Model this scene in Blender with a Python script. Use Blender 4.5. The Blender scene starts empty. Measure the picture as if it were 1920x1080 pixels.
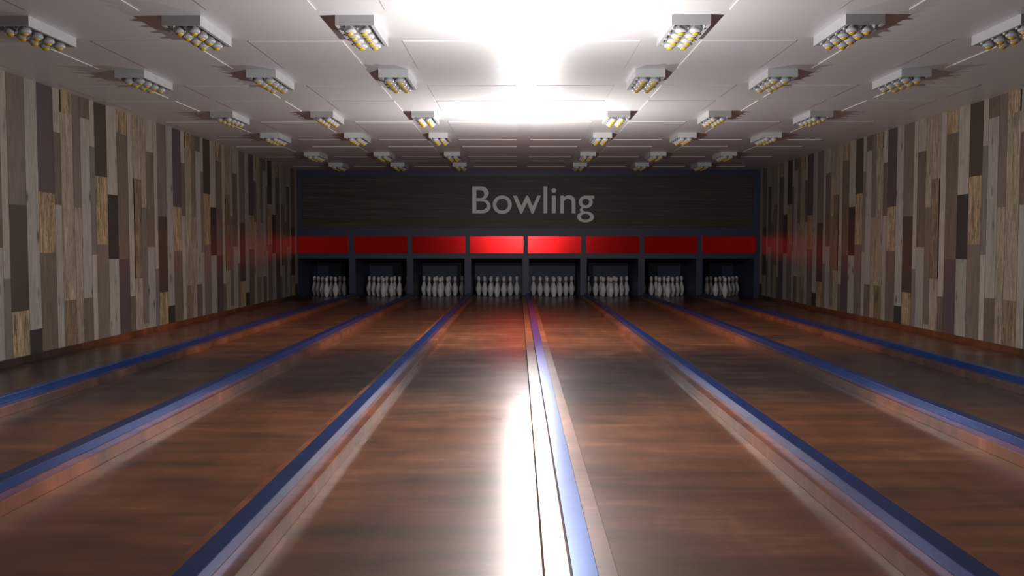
import bpy, bmesh, math, random
from mathutils import Vector
rnd = random.Random(7)
S = bpy.context.scene
COL = S.collection

# ------------------------------------------------------------------ sizes (metres, x right, y down the hall, z up)
CAM_Z = 0.99
CEIL = 2.391
XL, XR = -4.145, 4.515
PITCH = 1.085
BX = 0.14            # middle of the pinsetter front
RX = 0.1805          # middle of the central lane divider
YF = 16.5            # front of the pinsetter housing
YB = 18.1            # back wall of the pin bays
YR = -4.0            # wall behind the camera

# ------------------------------------------------------------------ helpers
def add_box(bm, x0, x1, y0, y1, z0, z1):
    v = [bm.verts.new(p) for p in ((x0,y0,z0),(x1,y0,z0),(x1,y1,z0),(x0,y1,z0),(x0,y0,z1),(x1,y0,z1),(x1,y1,z1),(x0,y1,z1))]
    for f in ((0,3,2,1),(4,5,6,7),(0,1,5,4),(1,2,6,5),(2,3,7,6),(3,0,4,7)):
        bm.faces.new([v[i] for i in f])

def add_lathe(bm, prof, seg=24, cx=0, cy=0):
    rings = []
    for r, z in prof:
        if r < 1e-6:
            rings.append([bm.verts.new((cx, cy, z))])
        else:
            rings.append([bm.verts.new((cx+r*math.cos(2*math.pi*k/seg), cy+r*math.sin(2*math.pi*k/seg), z)) for k in range(seg)])
    for a, b in zip(rings, rings[1:]):
        for k in range(seg):
            n = (k+1) % seg
            if len(a) == 1 and len(b) == 1: continue
            if len(a) == 1: bm.faces.new((a[0], b[k], b[n]))
            elif len(b) == 1: bm.faces.new((a[k], b[0], a[n]))
            else: bm.faces.new((a[k], b[k], b[n], a[n]))

def add_strip(bm, outer, inner, y0, y1):
    """a ribbon between two rows of (x, z) points, given a thickness along y"""
    n = len(outer)
    F = [[bm.verts.new((p[0], y, p[1])) for p in row] for y in (y0, y1) for row in (outer, inner)]
    of, inf, ob, ib = F
    for k in range(n-1):
        bm.faces.new((of[k], of[k+1], inf[k+1], inf[k]))
        bm.faces.new((ob[k+1], ob[k], ib[k], ib[k+1]))
        bm.faces.new((of[k+1], of[k], ob[k], ob[k+1]))
        bm.faces.new((inf[k], inf[k+1], ib[k+1], ib[k]))
    bm.faces.new((of[0], inf[0], ib[0], ob[0]))
    bm.faces.new((inf[-1], of[-1], ob[-1], ib[-1]))

def finish(name, bm, mat, parent=None, bevel=0, smooth=False, recalc=True):
    if recalc: bmesh.ops.recalc_face_normals(bm, faces=bm.faces)
    me = bpy.data.meshes.new(name)
    bm.to_mesh(me); bm.free()
    if mat: me.materials.append(mat)
    if smooth:
        for p in me.polygons: p.use_smooth = True
    o = bpy.data.objects.new(name, me)
    COL.objects.link(o)
    if parent: o.parent = parent
    if bevel:
        m = o.modifiers.new('bevel', 'BEVEL'); m.width = bevel; m.segments = 2; m.limit_method = 'ANGLE'
    return o

def empty(name, loc, label, cat, group=None):
    o = bpy.data.objects.new(name, None); COL.objects.link(o)
    o.location = loc; o.empty_display_size = 0.1
    tag(o, label, cat, group)
    return o

def tag(o, label, cat, group=None):
    o['label'] = label; o['category'] = cat
    if group: o['group'] = group

def copy_tree(o, parent=None, loc=None):
    c = o.copy(); COL.objects.link(c)
    if parent: c.parent = parent
    if loc is not None: c.location = loc
    for ch in list(o.children): copy_tree(ch, c)
    return c

def srgb(r, g, b):
    f = lambda c: (c/255/12.92) if c/255 <= 0.04045 else ((c/255+0.055)/1.055)**2.4
    return (f(r), f(g), f(b), 1)

# ------------------------------------------------------------------ materials
def new_mat(name, base=(0.5,0.5,0.5,1), rough=0.5, metal=0, spec=0.5):
    m = bpy.data.materials.new(name); m.use_nodes = True
    b = m.node_tree.nodes['Principled BSDF']
    b.inputs['Base Color'].default_value = base
    b.inputs['Roughness'].default_value = rough
    b.inputs['Metallic'].default_value = metal
    b.inputs['Specular IOR Level'].default_value = spec
    return m, m.node_tree.nodes, m.node_tree.links, b

def node(N, t, **kw):
    n = N.new(t)
    for k, v in kw.items():
        if k in n.inputs: n.inputs[k].default_value = v
        else: setattr(n, k, v)
    return n

def coords(N, L, scale, loc=(0,0,0)):
    g = N.new('ShaderNodeNewGeometry')
    mp = N.new('ShaderNodeMapping')
    mp.inputs['Scale'].default_value = scale; mp.inputs['Location'].default_value = loc
    L.new(g.outputs['Position'], mp.inputs['Vector'])
    return mp.outputs['Vector']

def noise(N, L, vec, scale=1, detail=4, rough=0.55, dist=0.0):
    n = N.new('ShaderNodeTexNoise')
    n.inputs['Scale'].default_value = scale; n.inputs['Detail'].default_value = detail
    n.inputs['Roughness'].default_value = rough; n.inputs['Distortion'].default_value = dist
    L.new(vec, n.inputs['Vector'])
    return n.outputs['Fac']

def ramp(N, L, fac, stops):
    r = N.new('ShaderNodeValToRGB')
    el = r.color_ramp.elements
    while len(el) < len(stops): el.new(0.5)
    for e, (p, c) in zip(el, stops):
        e.position = p; e.color = c
    L.new(fac, r.inputs['Fac'])
    return r.outputs['Color']

def bump(N, L, bs, height, strength, dist=0.01):
    bp = N.new('ShaderNodeBump')
    bp.inputs['Strength'].default_value = strength; bp.inputs['Distance'].default_value = dist
    L.new(height, bp.inputs['Height']); L.new(bp.outputs['Normal'], bs.inputs['Normal'])

def vary(name, a, b, scale, rough=0.5, metal=0, spec=0.5, bstr=0.0, bdist=0.002, noise_scale=1):
    m, N, L, bs = new_mat(name, a, rough, metal, spec)
    f = noise(N, L, coords(N, L, scale), noise_scale)
    L.new(ramp(N, L, f, [(0.3, a), (0.7, b)]), bs.inputs['Base Color'])
    if bstr: bump(N, L, bs, f, bstr, bdist)
    return m

LANE_ROUGH = 0.29
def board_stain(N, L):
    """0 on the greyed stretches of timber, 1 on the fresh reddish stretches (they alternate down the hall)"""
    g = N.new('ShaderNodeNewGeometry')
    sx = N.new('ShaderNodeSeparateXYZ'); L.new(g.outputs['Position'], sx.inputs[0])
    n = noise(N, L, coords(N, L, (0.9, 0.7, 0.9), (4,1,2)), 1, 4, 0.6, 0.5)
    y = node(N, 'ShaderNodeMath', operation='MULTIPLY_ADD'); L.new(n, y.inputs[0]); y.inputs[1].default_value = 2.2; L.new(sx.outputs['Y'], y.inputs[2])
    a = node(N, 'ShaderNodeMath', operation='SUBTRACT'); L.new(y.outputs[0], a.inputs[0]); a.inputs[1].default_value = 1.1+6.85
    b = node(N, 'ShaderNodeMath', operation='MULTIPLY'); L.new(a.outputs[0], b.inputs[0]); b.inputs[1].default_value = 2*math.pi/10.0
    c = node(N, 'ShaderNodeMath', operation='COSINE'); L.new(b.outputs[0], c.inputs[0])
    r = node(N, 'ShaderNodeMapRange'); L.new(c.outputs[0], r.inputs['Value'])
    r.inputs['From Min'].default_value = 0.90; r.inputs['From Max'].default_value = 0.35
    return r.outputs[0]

def lane_wood(name='lane_wood', rough=None, fine=(3.0,30,2.0), lift=(0.84,0.82,0.82)):
    m, N, L, bs = new_mat(name, (0.15,0.07,0.035,1), 0.3, 0.12, 0.5)
    f1 = noise(N, L, coords(N, L, (1.3, 6.5, 1)), 1, 4, 0.55, 0.4)
    f2 = noise(N, L, coords(N, L, (1.1, 1.3, 1), (3,7,0)), 1, 3, 0.55, 0.5)
    f3 = noise(N, L, coords(N, L, fine, (1,2,0)), 1, 3, 0.6, 0.2)
    f4 = noise(N, L, coords(N, L, (6.0, 0.9, 1), (5,5,0)), 1, 3, 0.6, 1.2)
    acc = None
    for f, w in ((f1,0.38),(f2,0.34),(f3,0.12),(f4,0.16)):
        k = node(N, 'ShaderNodeMath', operation='MULTIPLY_ADD'); L.new(f, k.inputs[0]); k.inputs[1].default_value = w
        if acc is None: k.inputs[2].default_value = 0.0
        else: L.new(acc, k.inputs[2])
        acc = k.outputs[0]
    warm = ramp(N, L, acc, [(0.34, srgb(78,54,43)), (0.45, srgb(114,74,52)), (0.55, srgb(140,89,61)), (0.68, srgb(184,126,92))])
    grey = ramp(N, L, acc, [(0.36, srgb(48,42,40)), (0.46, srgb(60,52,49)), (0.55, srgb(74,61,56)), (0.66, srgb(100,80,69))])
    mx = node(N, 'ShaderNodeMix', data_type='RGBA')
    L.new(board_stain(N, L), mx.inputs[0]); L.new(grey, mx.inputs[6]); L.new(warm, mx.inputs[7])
    sc = node(N, 'ShaderNodeVectorMath', operation='MULTIPLY'); L.new(mx.outputs[2], sc.inputs[0]); sc.inputs[1].default_value = lift
    L.new(sc.outputs[0], bs.inputs['Base Color'])
    rr = node(N, 'ShaderNodeMapRange'); L.new(f2, rr.inputs['Value'])
    ro = rough or LANE_ROUGH
    rr.inputs['To Min'].default_value = ro-0.05; rr.inputs['To Max'].default_value = ro+0.05
    L.new(rr.outputs[0], bs.inputs['Roughness'])
    bump(N, L, bs, f1, 0.10, 0.01)
    return m

def plank_wall():
    m, N, L, bs = new_mat('reclaimed_planks', (0.2,0.18,0.16,1), 0.46, 0, 0.4)
    a = node(N, 'ShaderNodeAttribute', attribute_name='plank_colour')
    p = node(N, 'ShaderNodeAttribute', attribute_name='plank_data')      # r seed, g grain strength, b knots
    sp = N.new('ShaderNodeSeparateXYZ'); L.new(p.outputs['Vector'], sp.inputs[0])
    g = N.new('ShaderNodeNewGeometry')
    sx = N.new('ShaderNodeSeparateXYZ'); L.new(g.outputs['Position'], sx.inputs[0])
    sd = node(N, 'ShaderNodeMath', operation='MULTIPLY'); L.new(sp.outputs['X'], sd.inputs[0]); sd.inputs[1].default_value = 57.0
    def vec(sy, sz):
        y = node(N, 'ShaderNodeMath', operation='MULTIPLY'); L.new(sx.outputs['Y'], y.inputs[0]); y.inputs[1].default_value = sy
        z = node(N, 'ShaderNodeMath', operation='MULTIPLY'); L.new(sx.outputs['Z'], z.inputs[0]); z.inputs[1].default_value = sz
        c = N.new('ShaderNodeCombineXYZ'); L.new(y.outputs[0], c.inputs[0]); L.new(z.outputs[0], c.inputs[1]); L.new(sd.outputs[0], c.inputs[2])
        return c.outputs[0]
    fine = noise(N, L, vec(60, 4), 1, 6, 0.72, 0.6)
    broad = noise(N, L, vec(18, 2.2), 1, 5, 0.65, 1.2)
    mix = node(N, 'ShaderNodeMath', operation='ADD'); L.new(fine, mix.inputs[0]); L.new(broad, mix.inputs[1])
    cen = node(N, 'ShaderNodeMath', operation='SUBTRACT'); L.new(mix.outputs[0], cen.inputs[0]); cen.inputs[1].default_value = 1.0
    # widen the grain's contrast
    amp = node(N, 'ShaderNodeMath', operation='MULTIPLY'); cc = node(N, 'ShaderNodeMath', operation='MULTIPLY'); L.new(cen.outputs[0], cc.inputs[0]); cc.inputs[1].default_value = 2.0; L.new(cc.outputs[0], amp.inputs[0]); L.new(sp.outputs['Y'], amp.inputs[1])
    one = node(N, 'ShaderNodeMath', operation='ADD'); L.new(amp.outputs[0], one.inputs[0]); one.inputs[1].default_value = 1.0
    # dark splits in the rough boards
    ck = noise(N, L, vec(38, 3.2), 1, 3, 0.6, 1.0)
    cs = node(N, 'ShaderNodeMath', operation='SUBTRACT'); L.new(ck, cs.inputs[0]); cs.inputs[1].default_value = 0.5
    ca = node(N, 'ShaderNodeMath', operation='ABSOLUTE'); L.new(cs.outputs[0], ca.inputs[0])
    cr = node(N, 'ShaderNodeMapRange'); L.new(ca.outputs[0], cr.inputs['Value'])
    cr.inputs['From Min'].default_value = 0.0; cr.inputs['From Max'].default_value = 0.035
    cr.inputs['To Min'].default_value = 0.75; cr.inputs['To Max'].default_value = 0.0
    gs = node(N, 'ShaderNodeMapRange'); L.new(sp.outputs['Y'], gs.inputs['Value'])
    gs.inputs['From Min'].default_value = 0.5; gs.inputs['From Max'].default_value = 1.1
    cm = node(N, 'ShaderNodeMath', operation='MULTIPLY'); L.new(cr.outputs[0], cm.inputs[0]); L.new(gs.outputs[0], cm.inputs[1])
    ci = node(N, 'ShaderNodeMath', operation='SUBTRACT'); ci.inputs[0].default_value = 1.0; L.new(cm.outputs[0], ci.inputs[1])
    o2 = node(N, 'ShaderNodeMath', operation='MULTIPLY'); L.new(one.outputs[0], o2.inputs[0]); L.new(ci.outputs[0], o2.inputs[1])
    one = o2
    # knots: small dark eyes, on the planks that have them
    vo = node(N, 'ShaderNodeTexVoronoi', Scale=1.0); L.new(vec(8, 3.0), vo.inputs['Vector'])
    kn = node(N, 'ShaderNodeMapRange'); L.new(vo.outputs['Distance'], kn.inputs['Value'])
    kn.inputs['From Min'].default_value = 0.04; kn.inputs['From Max'].default_value = 0.22
    kn.inputs['To Min'].default_value = 1.0; kn.inputs['To Max'].default_value = 0.0
    km = node(N, 'ShaderNodeMath', operation='MULTIPLY'); L.new(kn.outputs[0], km.inputs[0]); L.new(sp.outputs['Z'], km.inputs[1])
    inv = node(N, 'ShaderNodeMath', operation='SUBTRACT'); inv.inputs[0].default_value = 1.0; L.new(km.outputs[0], inv.inputs[1])
    tot = node(N, 'ShaderNodeMath', operation='MULTIPLY'); L.new(one.outputs[0], tot.inputs[0]); L.new(inv.outputs[0], tot.inputs[1])
    vm = node(N, 'ShaderNodeVectorMath', operation='SCALE'); L.new(a.outputs['Color'], vm.inputs[0]); L.new(tot.outputs[0], vm.inputs['Scale'])
    L.new(vm.outputs[0], bs.inputs['Base Color'])
    bump(N, L, bs, fine, 0.25, 0.002)
    return m

def sign_wood():
    m, N, L, bs = new_mat('dark_fine_grain_wood', (0.02,0.018,0.015,1), 0.5, 0, 0.3)
    f = noise(N, L, coords(N, L, (1.2, 1, 90)), 1, 5, 0.7, 0.1)
    L.new(ramp(N, L, f, [(0.35, srgb(58,54,48)), (0.58, srgb(80,74,66)), (0.70, srgb(128,102,82))]), bs.inputs['Base Color'])
    return m

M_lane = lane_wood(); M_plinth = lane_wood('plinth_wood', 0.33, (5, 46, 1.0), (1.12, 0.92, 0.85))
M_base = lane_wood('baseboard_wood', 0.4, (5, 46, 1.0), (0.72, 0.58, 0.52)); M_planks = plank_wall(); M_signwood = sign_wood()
M_ceiling = vary('white_ceiling', (0.74,0.72,0.71,1), (0.77,0.755,0.75,1), (0.7,0.7,0.7), rough=0.42, spec=0.5)
M_blue = vary('blue_gutter_cap', (0.013,0.052,0.22,1), (0.020,0.070,0.29,1), (0.8,5,1), rough=0.29, metal=0.62)
M_navy = vary('navy_paint', (0.040,0.050,0.092,1), (0.046,0.056,0.10,1), (2,2,2), rough=0.5)
M_red = vary('red_gloss_panel', (0.72,0.012,0.014,1), (0.76,0.014,0.016,1), (3,3,3), rough=0.23, metal=0.92)
M_grey = vary('light_grey_enamel', (0.50,0.505,0.51,1), (0.55,0.55,0.55,1), (9,9,9), rough=0.45)
M_white = vary('white_lamp_head', (0.52,0.52,0.54,1), (0.60,0.60,0.61,1), (20,20,20), rough=0.3)
M_yellow = vary('amber_bulb', (0.62,0.40,0.03,1), (0.72,0.48,0.05,1), (30,30,30), rough=0.3)
M_pin = vary('white_pin_lacquer', (0.84,0.83,0.81,1), (0.88,0.87,0.85,1), (9,9,9), rough=0.25)
M_pinred = vary('red_pin_stripe', (0.55,0.03,0.03,1), (0.62,0.04,0.04,1), (9,9,9), rough=0.3)
M_letter = vary('grey_letter_enamel', (0.88,0.86,0.84,1), (0.92,0.90,0.88,1), (6,6,6), rough=0.55)
M_sub = vary('dark_subfloor', (0.05,0.04,0.035,1), (0.07,0.055,0.045,1), (3,3,3), rough=0.8)
M_rear = vary('grey_brown_plaster', (0.16,0.14,0.125,1), (0.19,0.165,0.145,1), (1,1,1), rough=0.8)

# ------------------------------------------------------------------ the room
def structure(name, bm, mat, **k):
    o = finish(name, bm, mat, **k); o['kind'] = 'structure'; return o

bm = bmesh.new(); add_box(bm, XL-0.1, XR+0.1, YR-0.1, YB+0.1, -0.12, -0.04)
structure('floor', bm, M_sub)
bm = bmesh.new(); add_box(bm, XL-0.1, XR+0.1, YB, YB+0.1, -0.04, CEIL)
structure('wall_back', bm, M_navy)
bm = bmesh.new(); add_box(bm, XL-0.1, XR+0.1, YR-0.1, YR, -0.04, CEIL)
structure('wall_front', bm, M_rear)

# ceiling with thin raised panels in the hall's own pattern
bm = bmesh.new()
add_box(bm, XL-0.1, XR+0.1, YR-0.1, YB+0.1, CEIL, CEIL+0.1)
PX = [(-4.02,-3.335),(-2.93,-2.266),(-1.853,-1.205),(-0.793,-0.017),(0.16,0.838),(1.257,1.904),(2.322,2.968),(3.375,4.03)]
PT = 0.006
for k in range(-3, 3):
    for a, b in ((6.11,7.055),(7.805,8.45),(8.62,9.285)):
        y0, y1 = a+3.97*k+3.97*0, b+3.97*k
        for off in (0,):
            yy0, yy1 = y0, y1
            if yy1 < YR+0.2 or yy0 > YF-0.1: continue
            for x0, x1 in PX: add_box(bm, x0, x1, max(yy0, YR+0.1), min(yy1, YF-0.06), CEIL-PT, CEIL+0.01)
structure('ceiling', bm, M_ceiling)

# plank walls
PER = 2.97
EDGES = [7.156,7.413,7.609,7.869,7.991,8.213,8.353,8.538,8.637,8.887,9.111,9.362,9.489,9.688,9.824,10.025,10.126]
C = {   # colour, grain, knots
 'light':   (srgb(146,138,131), 0.42, 0.35),
 'lightg':  (srgb(138,132,128), 0.5, 0.8),
 'ltan':    (srgb(140,128,114), 0.85, 0.15),
 'tan':     (srgb(146,126,103), 1.20, 0.0),
 'tanb':    (srgb(118,101,83), 1.05, 0.2),
 'brown':   (srgb(96,86,77), 0.6, 0.2),
 'grayb':   (srgb(104,94,87), 0.45, 0.15),
 'gray':    (srgb(106,98,95), 0.2, 0.0),
 'purple':  (srgb(78,67,68), 0.12, 0.0),
 'dark':    (srgb(66,57,50), 0.10, 0.0),
 'black':   (srgb(52,48,45), 0.06, 0.0),
}
STACK = [
 [('grayb',1.323),('dark',0.439),('tan',None)],
 [('lightg',0.266),('black',None)],
 [('purple',1.452),('tan',0.922),('brown',None)],
 [('light',2.002),('brown',1.35),('lightg',None)],
 [('tan',2.194),('ltan',0.48),('tanb',None)],
 [('grayb',1.343),('ltan',None)],
 [('brown',2.198),('lightg',0.482),('brown',None)],
 [('light',1.946),('gray',0.896),('light',None)],
 [('dark',1.67),('tan',0.999),('grayb',None)],
 [('light',1.504),('black',0.848),('lightg',None)],
 [('tan',2.149),('brown',0.844),('purple',None)],
 [('light',0.44),('brown',None)],
 [('ltan',1.708),('tanb',0.626),('ltan',None)],
 [('ltan',1.406),('grayb',0.114),('ltan',None)],
 [('light',2.035),('brown',0.969),('lightg',None)],
 [('light',0.718),('gray',None)],
]
def plank_mesh(name, x, side):
    bm = bmesh.new()
    lc = bm.loops.layers.float_color.new('plank_colour')
    ld = bm.loops.layers.float_color.new('plank_data')
    def quad(y0, y1, z0, z1, xx, colr, dat):
        v = [bm.verts.new(p) for p in ((xx,y0,z0),(xx,y1,z0),(xx,y1,z1),(xx,y0,z1))]
        if side > 0: v = v[::-1]
        f = bm.faces.new(v)
        for lp in f.loops: lp[lc] = tuple(min(1, f*q) for f, q in zip((1.26, 1.22, 1.15), colr[:3]))+(1,); lp[ld] = dat
        return f
    for k in range(-4, 4):
        for i, st in enumerate(STACK):
            a, b = EDGES[i]+PER*k, EDGES[i+1]+PER*k
            if b <= YR or a >= YB: continue
            a, b = max(a, YR), min(b, YB)
            top = CEIL+0.02
            for t, zb in st:
                zb2 = -0.04 if zb is None else zb
                c, gr, kn = C[t]
                j = 1+rnd.uniform(-0.05, 0.05)
                quad(a, b, zb2, top, x, (c[0]*j, c[1]*j, c[2]*j, 1), (rnd.random(), gr, kn, 1))
                top = zb2
            # the black split edge of the tan board near the ceiling, and the thin joints
            if i in (4, 12) :
                z0, z1 = (2.194, CEIL) if i == 4 else (0.63, 1.70)
                quad(a, a+0.022, z0, z1, x-side*0.0015, (0.012,0.010,0.008,1), (0, 0, 0, 1))
            if a+0.006 < b:
                quad(a, a+0.003, -0.04, CEIL, x-side*0.001, (0.035,0.030,0.027,1), (0, 0, 0, 1))
    # solid body behind the boards
    n0 = len(bm.faces)
    xa, xb = sorted((x+side*0.002, x+side*0.1))
    add_box(bm, xa, xb, YR-0.1, YB+0.1, -0.04, CEIL)
    bm.faces.ensure_lookup_table()
    for f in bm.faces[n0:]:
        for lp in f.loops: lp[lc] = (0.1,0.09,0.08,1); lp[ld] = (0,0,0,1)
    return structure(name, bm, M_planks, recalc=False)
plank_mesh('wall_left', XL, -1)
plank_mesh('wall_right', XR, 1)

for nm, x0, x1 in (('baseboard_left', XL, XL+0.022), ('baseboard_right', XR-0.022, XR)):
    bm = bmesh.new(); add_box(bm, x0, x1, YR, YF-0.01, 0.0, 0.062)
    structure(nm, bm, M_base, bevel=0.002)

# ------------------------------------------------------------------ lanes and dividers
ORD = ['first','second','third','fourth','fifth','sixth','seventh','eighth']
LANEPOS = ['leftmost lane, beside the left plank wall', 'second lane from the left plank wall', 'third lane from the left plank wall',
           'lane just left of the central divider', 'lane just right of the central divider',
           'third lane from the right plank wall', 'second lane from the right plank wall', 'rightmost lane, beside the right plank wall']
cuts = [XL+0.02] + [RX+PITCH*k for k in range(-3, 4)] + [XR-0.02]
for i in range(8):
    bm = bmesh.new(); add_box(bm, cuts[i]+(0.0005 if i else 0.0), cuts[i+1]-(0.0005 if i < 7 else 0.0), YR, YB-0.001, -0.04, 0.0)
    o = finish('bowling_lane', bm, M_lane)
    tag(o, 'glossy dark brown wooden bowling lane, ' + LANEPOS[i], 'bowling lane', 'brown wooden bowling lanes')
DIVPOS = ['leftmost, nearest the left plank wall', 'second from the left plank wall', 'first left of the centre one',
          'the brightly lit one in the centre', 'first right of the centre one', 'second from the right plank wall', 'rightmost, nearest the right plank wall']
Y0 = -3.0; Y1 = YF-0.06
for i in range(7):
    x = RX+PITCH*(i-3)
    e = empty('lane_divider', (x, Y0, 0), 'blue capped wooden lane divider, ' + DIVPOS[i], 'lane divider', 'blue and wood dividers between the lanes')
    bm = bmesh.new(); add_box(bm, -0.105, 0.105, 0, Y1-Y0, 0.0, 0.056)
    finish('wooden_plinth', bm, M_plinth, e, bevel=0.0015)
    bm = bmesh.new(); add_box(bm, -0.0325, 0.0385, 0, Y1-Y0-0.003, 0.056, 0.098)
    finish('cap', bm, M_blue, e, bevel=0.0015)

# ------------------------------------------------------------------ pinsetter housing
H = empty('pinsetter_housing', (BX, YF, 0), 'dark navy housing across the hall end, framing eight open pin bays', 'pinsetter housing')
z_open = CAM_Z-0.250
def part(name, x0, x1, y0, y1, z0, z1, mat, bevel=0.0, parent=H, o=(BX, YF, 0)):
    bm = bmesh.new(); add_box(bm, x0-o[0], x1-o[0], y0-o[1], y1-o[1], z0-o[2], z1-o[2])
    return finish(name, bm, mat, parent, bevel=bevel)
part('fascia', XL+0.002, XR-0.002, YF, YF+0.06, z_open, CEIL-0.002, M_navy)
for k in range(9):
    x = BX+PITCH*(k-4)
    x0, x1 = x-0.060, x+0.060
    if k == 0: x0, x1 = XL+0.002, x+0.068
    if k == 8: x0, x1 = x-0.066, XR-0.002
    part('divider_post', x0, x1, YF+0.0, YB-0.002, 0.0005, z_open-0.0005, M_navy)
part('bay_roof', XL+0.002, XR-0.002, YF+0.0605, YB-0.002, z_open, z_open+0.02, M_navy)

for i in range(8):
    x = BX+PITCH*(i-3.5)
    bm = bmesh.new(); add_box(bm, x-0.5, x+0.5, YF-0.012, YF, CAM_Z-0.155, CAM_Z+0.162)
    if i == 0: bm.free(); bm = bmesh.new(); add_box(bm, x-0.475, x+0.48, YF-0.012, YF, CAM_Z-0.155, CAM_Z+0.162)
    o = finish('masking_panel', bm, M_red, bevel=0.0015)
    w = ['leftmost, dim, beside the left plank wall', 'second from the left plank wall, dim', 'third from the left plank wall',
         'brightly lit, just left of the centre post', 'brightly lit, just right of the centre post',
         'third from the right plank wall', 'second from the right plank wall, dim', 'rightmost, dim, beside the right plank wall'][i]
    tag(o, 'red panel over a pin bay, ' + w, 'panel', 'red panels above the pin bays')

# sign board with its letters
SX0, SX1, SZ0, SZ1 = -4.04, 4.372, CAM_Z+0.324, CAM_Z+1.277
SB = empty('sign_board', (BX, YF, SZ0), 'long dark wooden sign board reading Bowling in grey letters', 'sign')
so = (BX, YF, SZ0)
part('board', SX0, SX1, YF-0.012, YF-0.0005, SZ0, SZ1, M_signwood, bevel=0.001, parent=SB, o=so)
def P(cx, cy):      # letter drawing units to metres on the board
    x = -0.852 + ((860+cx/6.857)-886)*0.009965
    z = CAM_Z + 1.094 - ((330+cy/6.857)-349.5)*0.00992
    return (x-so[0], z-so[2])
def arc(cx, cy, rx, ry, a0, a1, n=28):
    return [(cx+rx*math.cos(math.radians(a0+(a1-a0)*k/(n-1))), cy+ry*math.sin(math.radians(a0+(a1-a0)*k/(n-1)))) for k in range(n)]
def rect(x0, x1, y0, y1): return ([(x0,y0),(x1,y0)], [(x0,y1),(x1,y1)])
def ring(cx, cy, rx, ry, ix, iy, icx=None, icy=None, n=49):
    return (arc(cx,cy,rx,ry,0,360,n), arc(icx or cx, icy or cy, ix, iy, 0, 360, n))
LET = {
 'B': [rect(175,228,135,480),
       ([(180,135)]+arc(292,219,93,84,-90,90)+[(180,303)], [(180,182)]+arc(280,233.5,50,51.5,-90,90)+[(180,285)]),
       ([(180,300)]+arc(305,390,107,90,-90,90)+[(180,480)], [(180,326)]+arc(300,381.5,60,55.5,-90,90)+[(180,437)])],
 'o': [ring(560,369,122,120,75,76)],
 'w': [([(697,253),(795,488),(812,488)], [(748,253),(803,381),(808,384)]),
       ([(802,488),(812,488),(880,344)], [(803,381),(812,376),(868,253)]),
       ([(868,253),(892,253)], [(868,370),(880,344)]),
       ([(880,344),(940,488),(954,488)], [(892,253),(949,381),(954,384)]),
       ([(948,488),(958,488),(1057,253)], [(949,381),(957,378),(1010,253)])],
 'l': [rect(1090,1138,135,480)],
 'i': [rect(1198,1247,253,480), ring(1222,187,30,30,0.5,0.5)],
 'n': [rect(1305,1353,253,480),
       (arc(1415,332,85,85,205,360)+[(1500,480)], arc(1405,342,47,50,205,360)+[(1452,480)])],
 'g': [ring(1632,335,90,82,44,43), ([(1640,253),(1741,253)],[(1660,290),(1741,292)]),
       ([(1612,405),(1593,425),(1591,437),(1606,452),(1660,462)], [(1583,395),(1558,425),(1556,442),(1575,470),(1620,478)]),
       ring(1630,527,108,71,60,38)],
}
for ch in 'Bowling':
    bm = bmesh.new()
    for q, (a, b) in enumerate(LET[ch]):
        add_strip(bm, [P(*p) for p in a], [P(*p) for p in b], -0.020-0.0001*q, -0.0122)
    o = finish('letter', bm, M_letter, SB)
    o['label'] = 'grey letter ' + ch

# ------------------------------------------------------------------ bowling pins
pin_prof = [(0,0),(0.026,0),(0.0285,0.004),(0.0358,0.019),(0.0455,0.057),(0.0545,0.086),(0.0605,0.114),(0.0600,0.135),(0.0555,0.160),(0.0480,0.184),
            (0.0375,0.214),(0.0290,0.238),(0.0240,0.255),(0.0228,0.268),(0.0235,0.280),(0.0255,0.298),(0.0300,0.318),(0.0323,0.336),(0.0318,0.350),(0.0275,0.366),(0.0190,0.377),(0.0085,0.3808),(0,0.381)]
def rad(z):
    for (r0,z0),(r1,z1) in zip(pin_prof[1:], pin_prof[2:]):
        if z0 <= z <= z1: return r0+(r1-r0)*(z-z0)/(z1-z0)
proto = empty('bowling_pin', (0,0,0), '', 'bowling pin', 'white bowling pins in the bays')
bm = bmesh.new(); add_lathe(bm, pin_prof, 28); finish('body', bm, M_pin, proto, smooth=True)
for za, zb in ((0.262,0.272),(0.281,0.291)):
    bm = bmesh.new()
    add_lathe(bm, [(rad(za)-0.002,za),(rad(za)+0.0012,za+0.0003),(rad((za+zb)/2)+0.0012,(za+zb)/2),(rad(zb)+0.0012,zb-0.0003),(rad(zb)-0.002,zb)], 28)
    finish('neck_stripe', bm, M_pinred, proto, smooth=True)
SPX, SPY, YH = 0.251, 0.217, 16.76
spots = [(0,0,'head pin'),(-.5,1,'left pin of the second row'),(.5,1,'right pin of the second row'),
         (-1,2,'left pin of the third row'),(0,2,'middle pin of the third row'),(1,2,'right pin of the third row'),
         (-1.5,3,'far left pin of the back row'),(-.5,3,'inner left pin of the back row'),(.5,3,'inner right pin of the back row'),(1.5,3,'far right pin of the back row')]
BAY = ['in the leftmost bay', 'in the second bay from the left', 'in the third bay from the left', 'in the bay just left of centre',
       'in the bay just right of centre', 'in the third bay from the right', 'in the second bay from the right', 'in the rightmost bay']
first = True
for i in range(8):
    x = BX+PITCH*(i-3.5)
    for a, b, nm in spots:
        loc = (x+a*SPX, YH+b*SPY, 0.0)
        if first: o = proto; o.location = loc; first = False
        else: o = copy_tree(proto, None, loc)
        o['label'] = 'white pin, ' + nm + ' ' + BAY[i]

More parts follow.
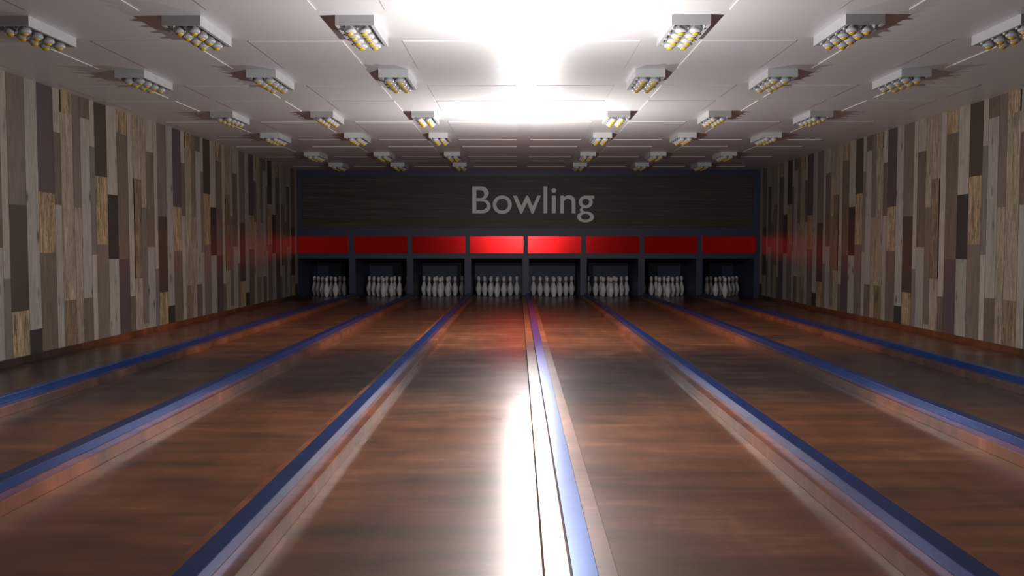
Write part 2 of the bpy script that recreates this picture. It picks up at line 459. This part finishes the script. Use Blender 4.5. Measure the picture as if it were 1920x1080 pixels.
# ------------------------------------------------------------------ ceiling fixtures with eight lamp heads
FZ = 0.0
fx = empty('ceiling_light', (0,0,0), '', 'ceiling light', 'grey eight lamp ceiling lights')
W2, L2, HB, T = 0.119, 0.2925, 0.063, 0.006
bm = bmesh.new()
add_box(bm, -W2, W2, -L2, L2, -0.006, 0)
add_box(bm, -W2, W2, -L2, -L2+T, -HB, -0.006); add_box(bm, -W2, W2, L2-T, L2, -HB, -0.006)
add_box(bm, -W2, -W2+T, -L2+T, L2-T, -HB, -0.006); add_box(bm, W2-T, W2, -L2+T, L2-T, -HB, -0.006)
# inward lip round the opening
add_box(bm, -W2+T, -W2+0.02, -L2+T, L2-T, -HB, -HB+0.004); add_box(bm, W2-0.02, W2-T, -L2+T, L2-T, -HB, -HB+0.004)
finish('housing', bm, M_grey, fx)
for r in range(4):
    for c in (-1, 1):
        x, y = c*0.0445, (r-1.5)*0.137
        bm = bmesh.new()
        add_lathe(bm, [(0.011,-0.006),(0.011,-0.022),(0.017,-0.032),(0.027,-0.050),(0.0375,-0.066),(0.0405,-0.074),(0.0395,-0.080),(0.033,-0.087),(0.020,-0.092),(0.0,-0.093)], 20)
        h = finish('lamp_head', bm, M_white, fx, smooth=True); h.location = (x, y, 0)
        bm = bmesh.new()
        add_lathe(bm, [(0.0235,-0.0890),(0.0225,-0.0950),(0.0175,-0.101),(0.010,-0.1045),(0.0,-0.1055)], 16)
        finish('bulb', bm, M_yellow, h, smooth=True)
# small white bracket along one side of the lamps
for r in range(4):
    bm = bmesh.new(); add_box(bm, -0.100, -0.086, (r-1.5)*0.137-0.012, (r-1.5)*0.137+0.012, -0.072, -0.006)
    finish('bracket', bm, M_white, fx, bevel=0.002)
FXX = [-3.112, -2.058, -0.998, 1.053, 2.108, 3.168]
FXY = [5.43, 7.095, 9.28, 11.07, 13.32, 15.06]
cols = ['column by the left plank wall', 'second column from the left plank wall', 'column just left of the centre', 'column just right of the centre', 'second column from the right plank wall', 'column by the right plank wall']
rows = ['nearest row', 'second row', 'third row', 'fourth row', 'fifth row', 'farthest row']
first = True
for j, y in enumerate(FXY):
    for i, x in enumerate(FXX):
        loc = (x, y+L2, CEIL)
        if first: o = fx; o.location = loc; first = False
        else: o = copy_tree(fx, None, loc)
        o['label'] = 'grey ceiling light, ' + cols[i] + ', ' + rows[j]

# ------------------------------------------------------------------ light: two bare hanging-height lamps down the middle of the hall
LX, LZ = 0.12, CEIL-0.85
for y, p in ((5.28, 120), (9.25, 155)):
    l = bpy.data.lights.new('hall_lamp', 'POINT'); l.energy = p; l.shadow_soft_size = 0.02
    l.color = (1.0, 0.985, 0.975)
    o = bpy.data.objects.new('hall_lamp', l); COL.objects.link(o); o.location = (LX, y, LZ)
w = bpy.data.worlds.new('world'); S.world = w; w.use_nodes = True
w.node_tree.nodes['Background'].inputs['Color'].default_value = (0.02,0.02,0.022,1)

# ------------------------------------------------------------------ camera
cd = bpy.data.cameras.new('camera'); cd.sensor_width = 36; cd.lens = 1650/1920*36; cd.clip_start = 0.05
cam = bpy.data.objects.new('camera', cd); COL.objects.link(cam)
cam.location = (0, 0, CAM_Z)
cam.rotation_euler = (math.radians(90)-math.atan(80.5/1650), 0, math.atan(11.5/1650))
S.camera = cam
S.view_settings.view_transform = 'Standard'; S.view_settings.look = 'None'
S.view_settings.exposure = 0.0; S.view_settings.gamma = 1; S.view_settings.use_curve_mapping = False
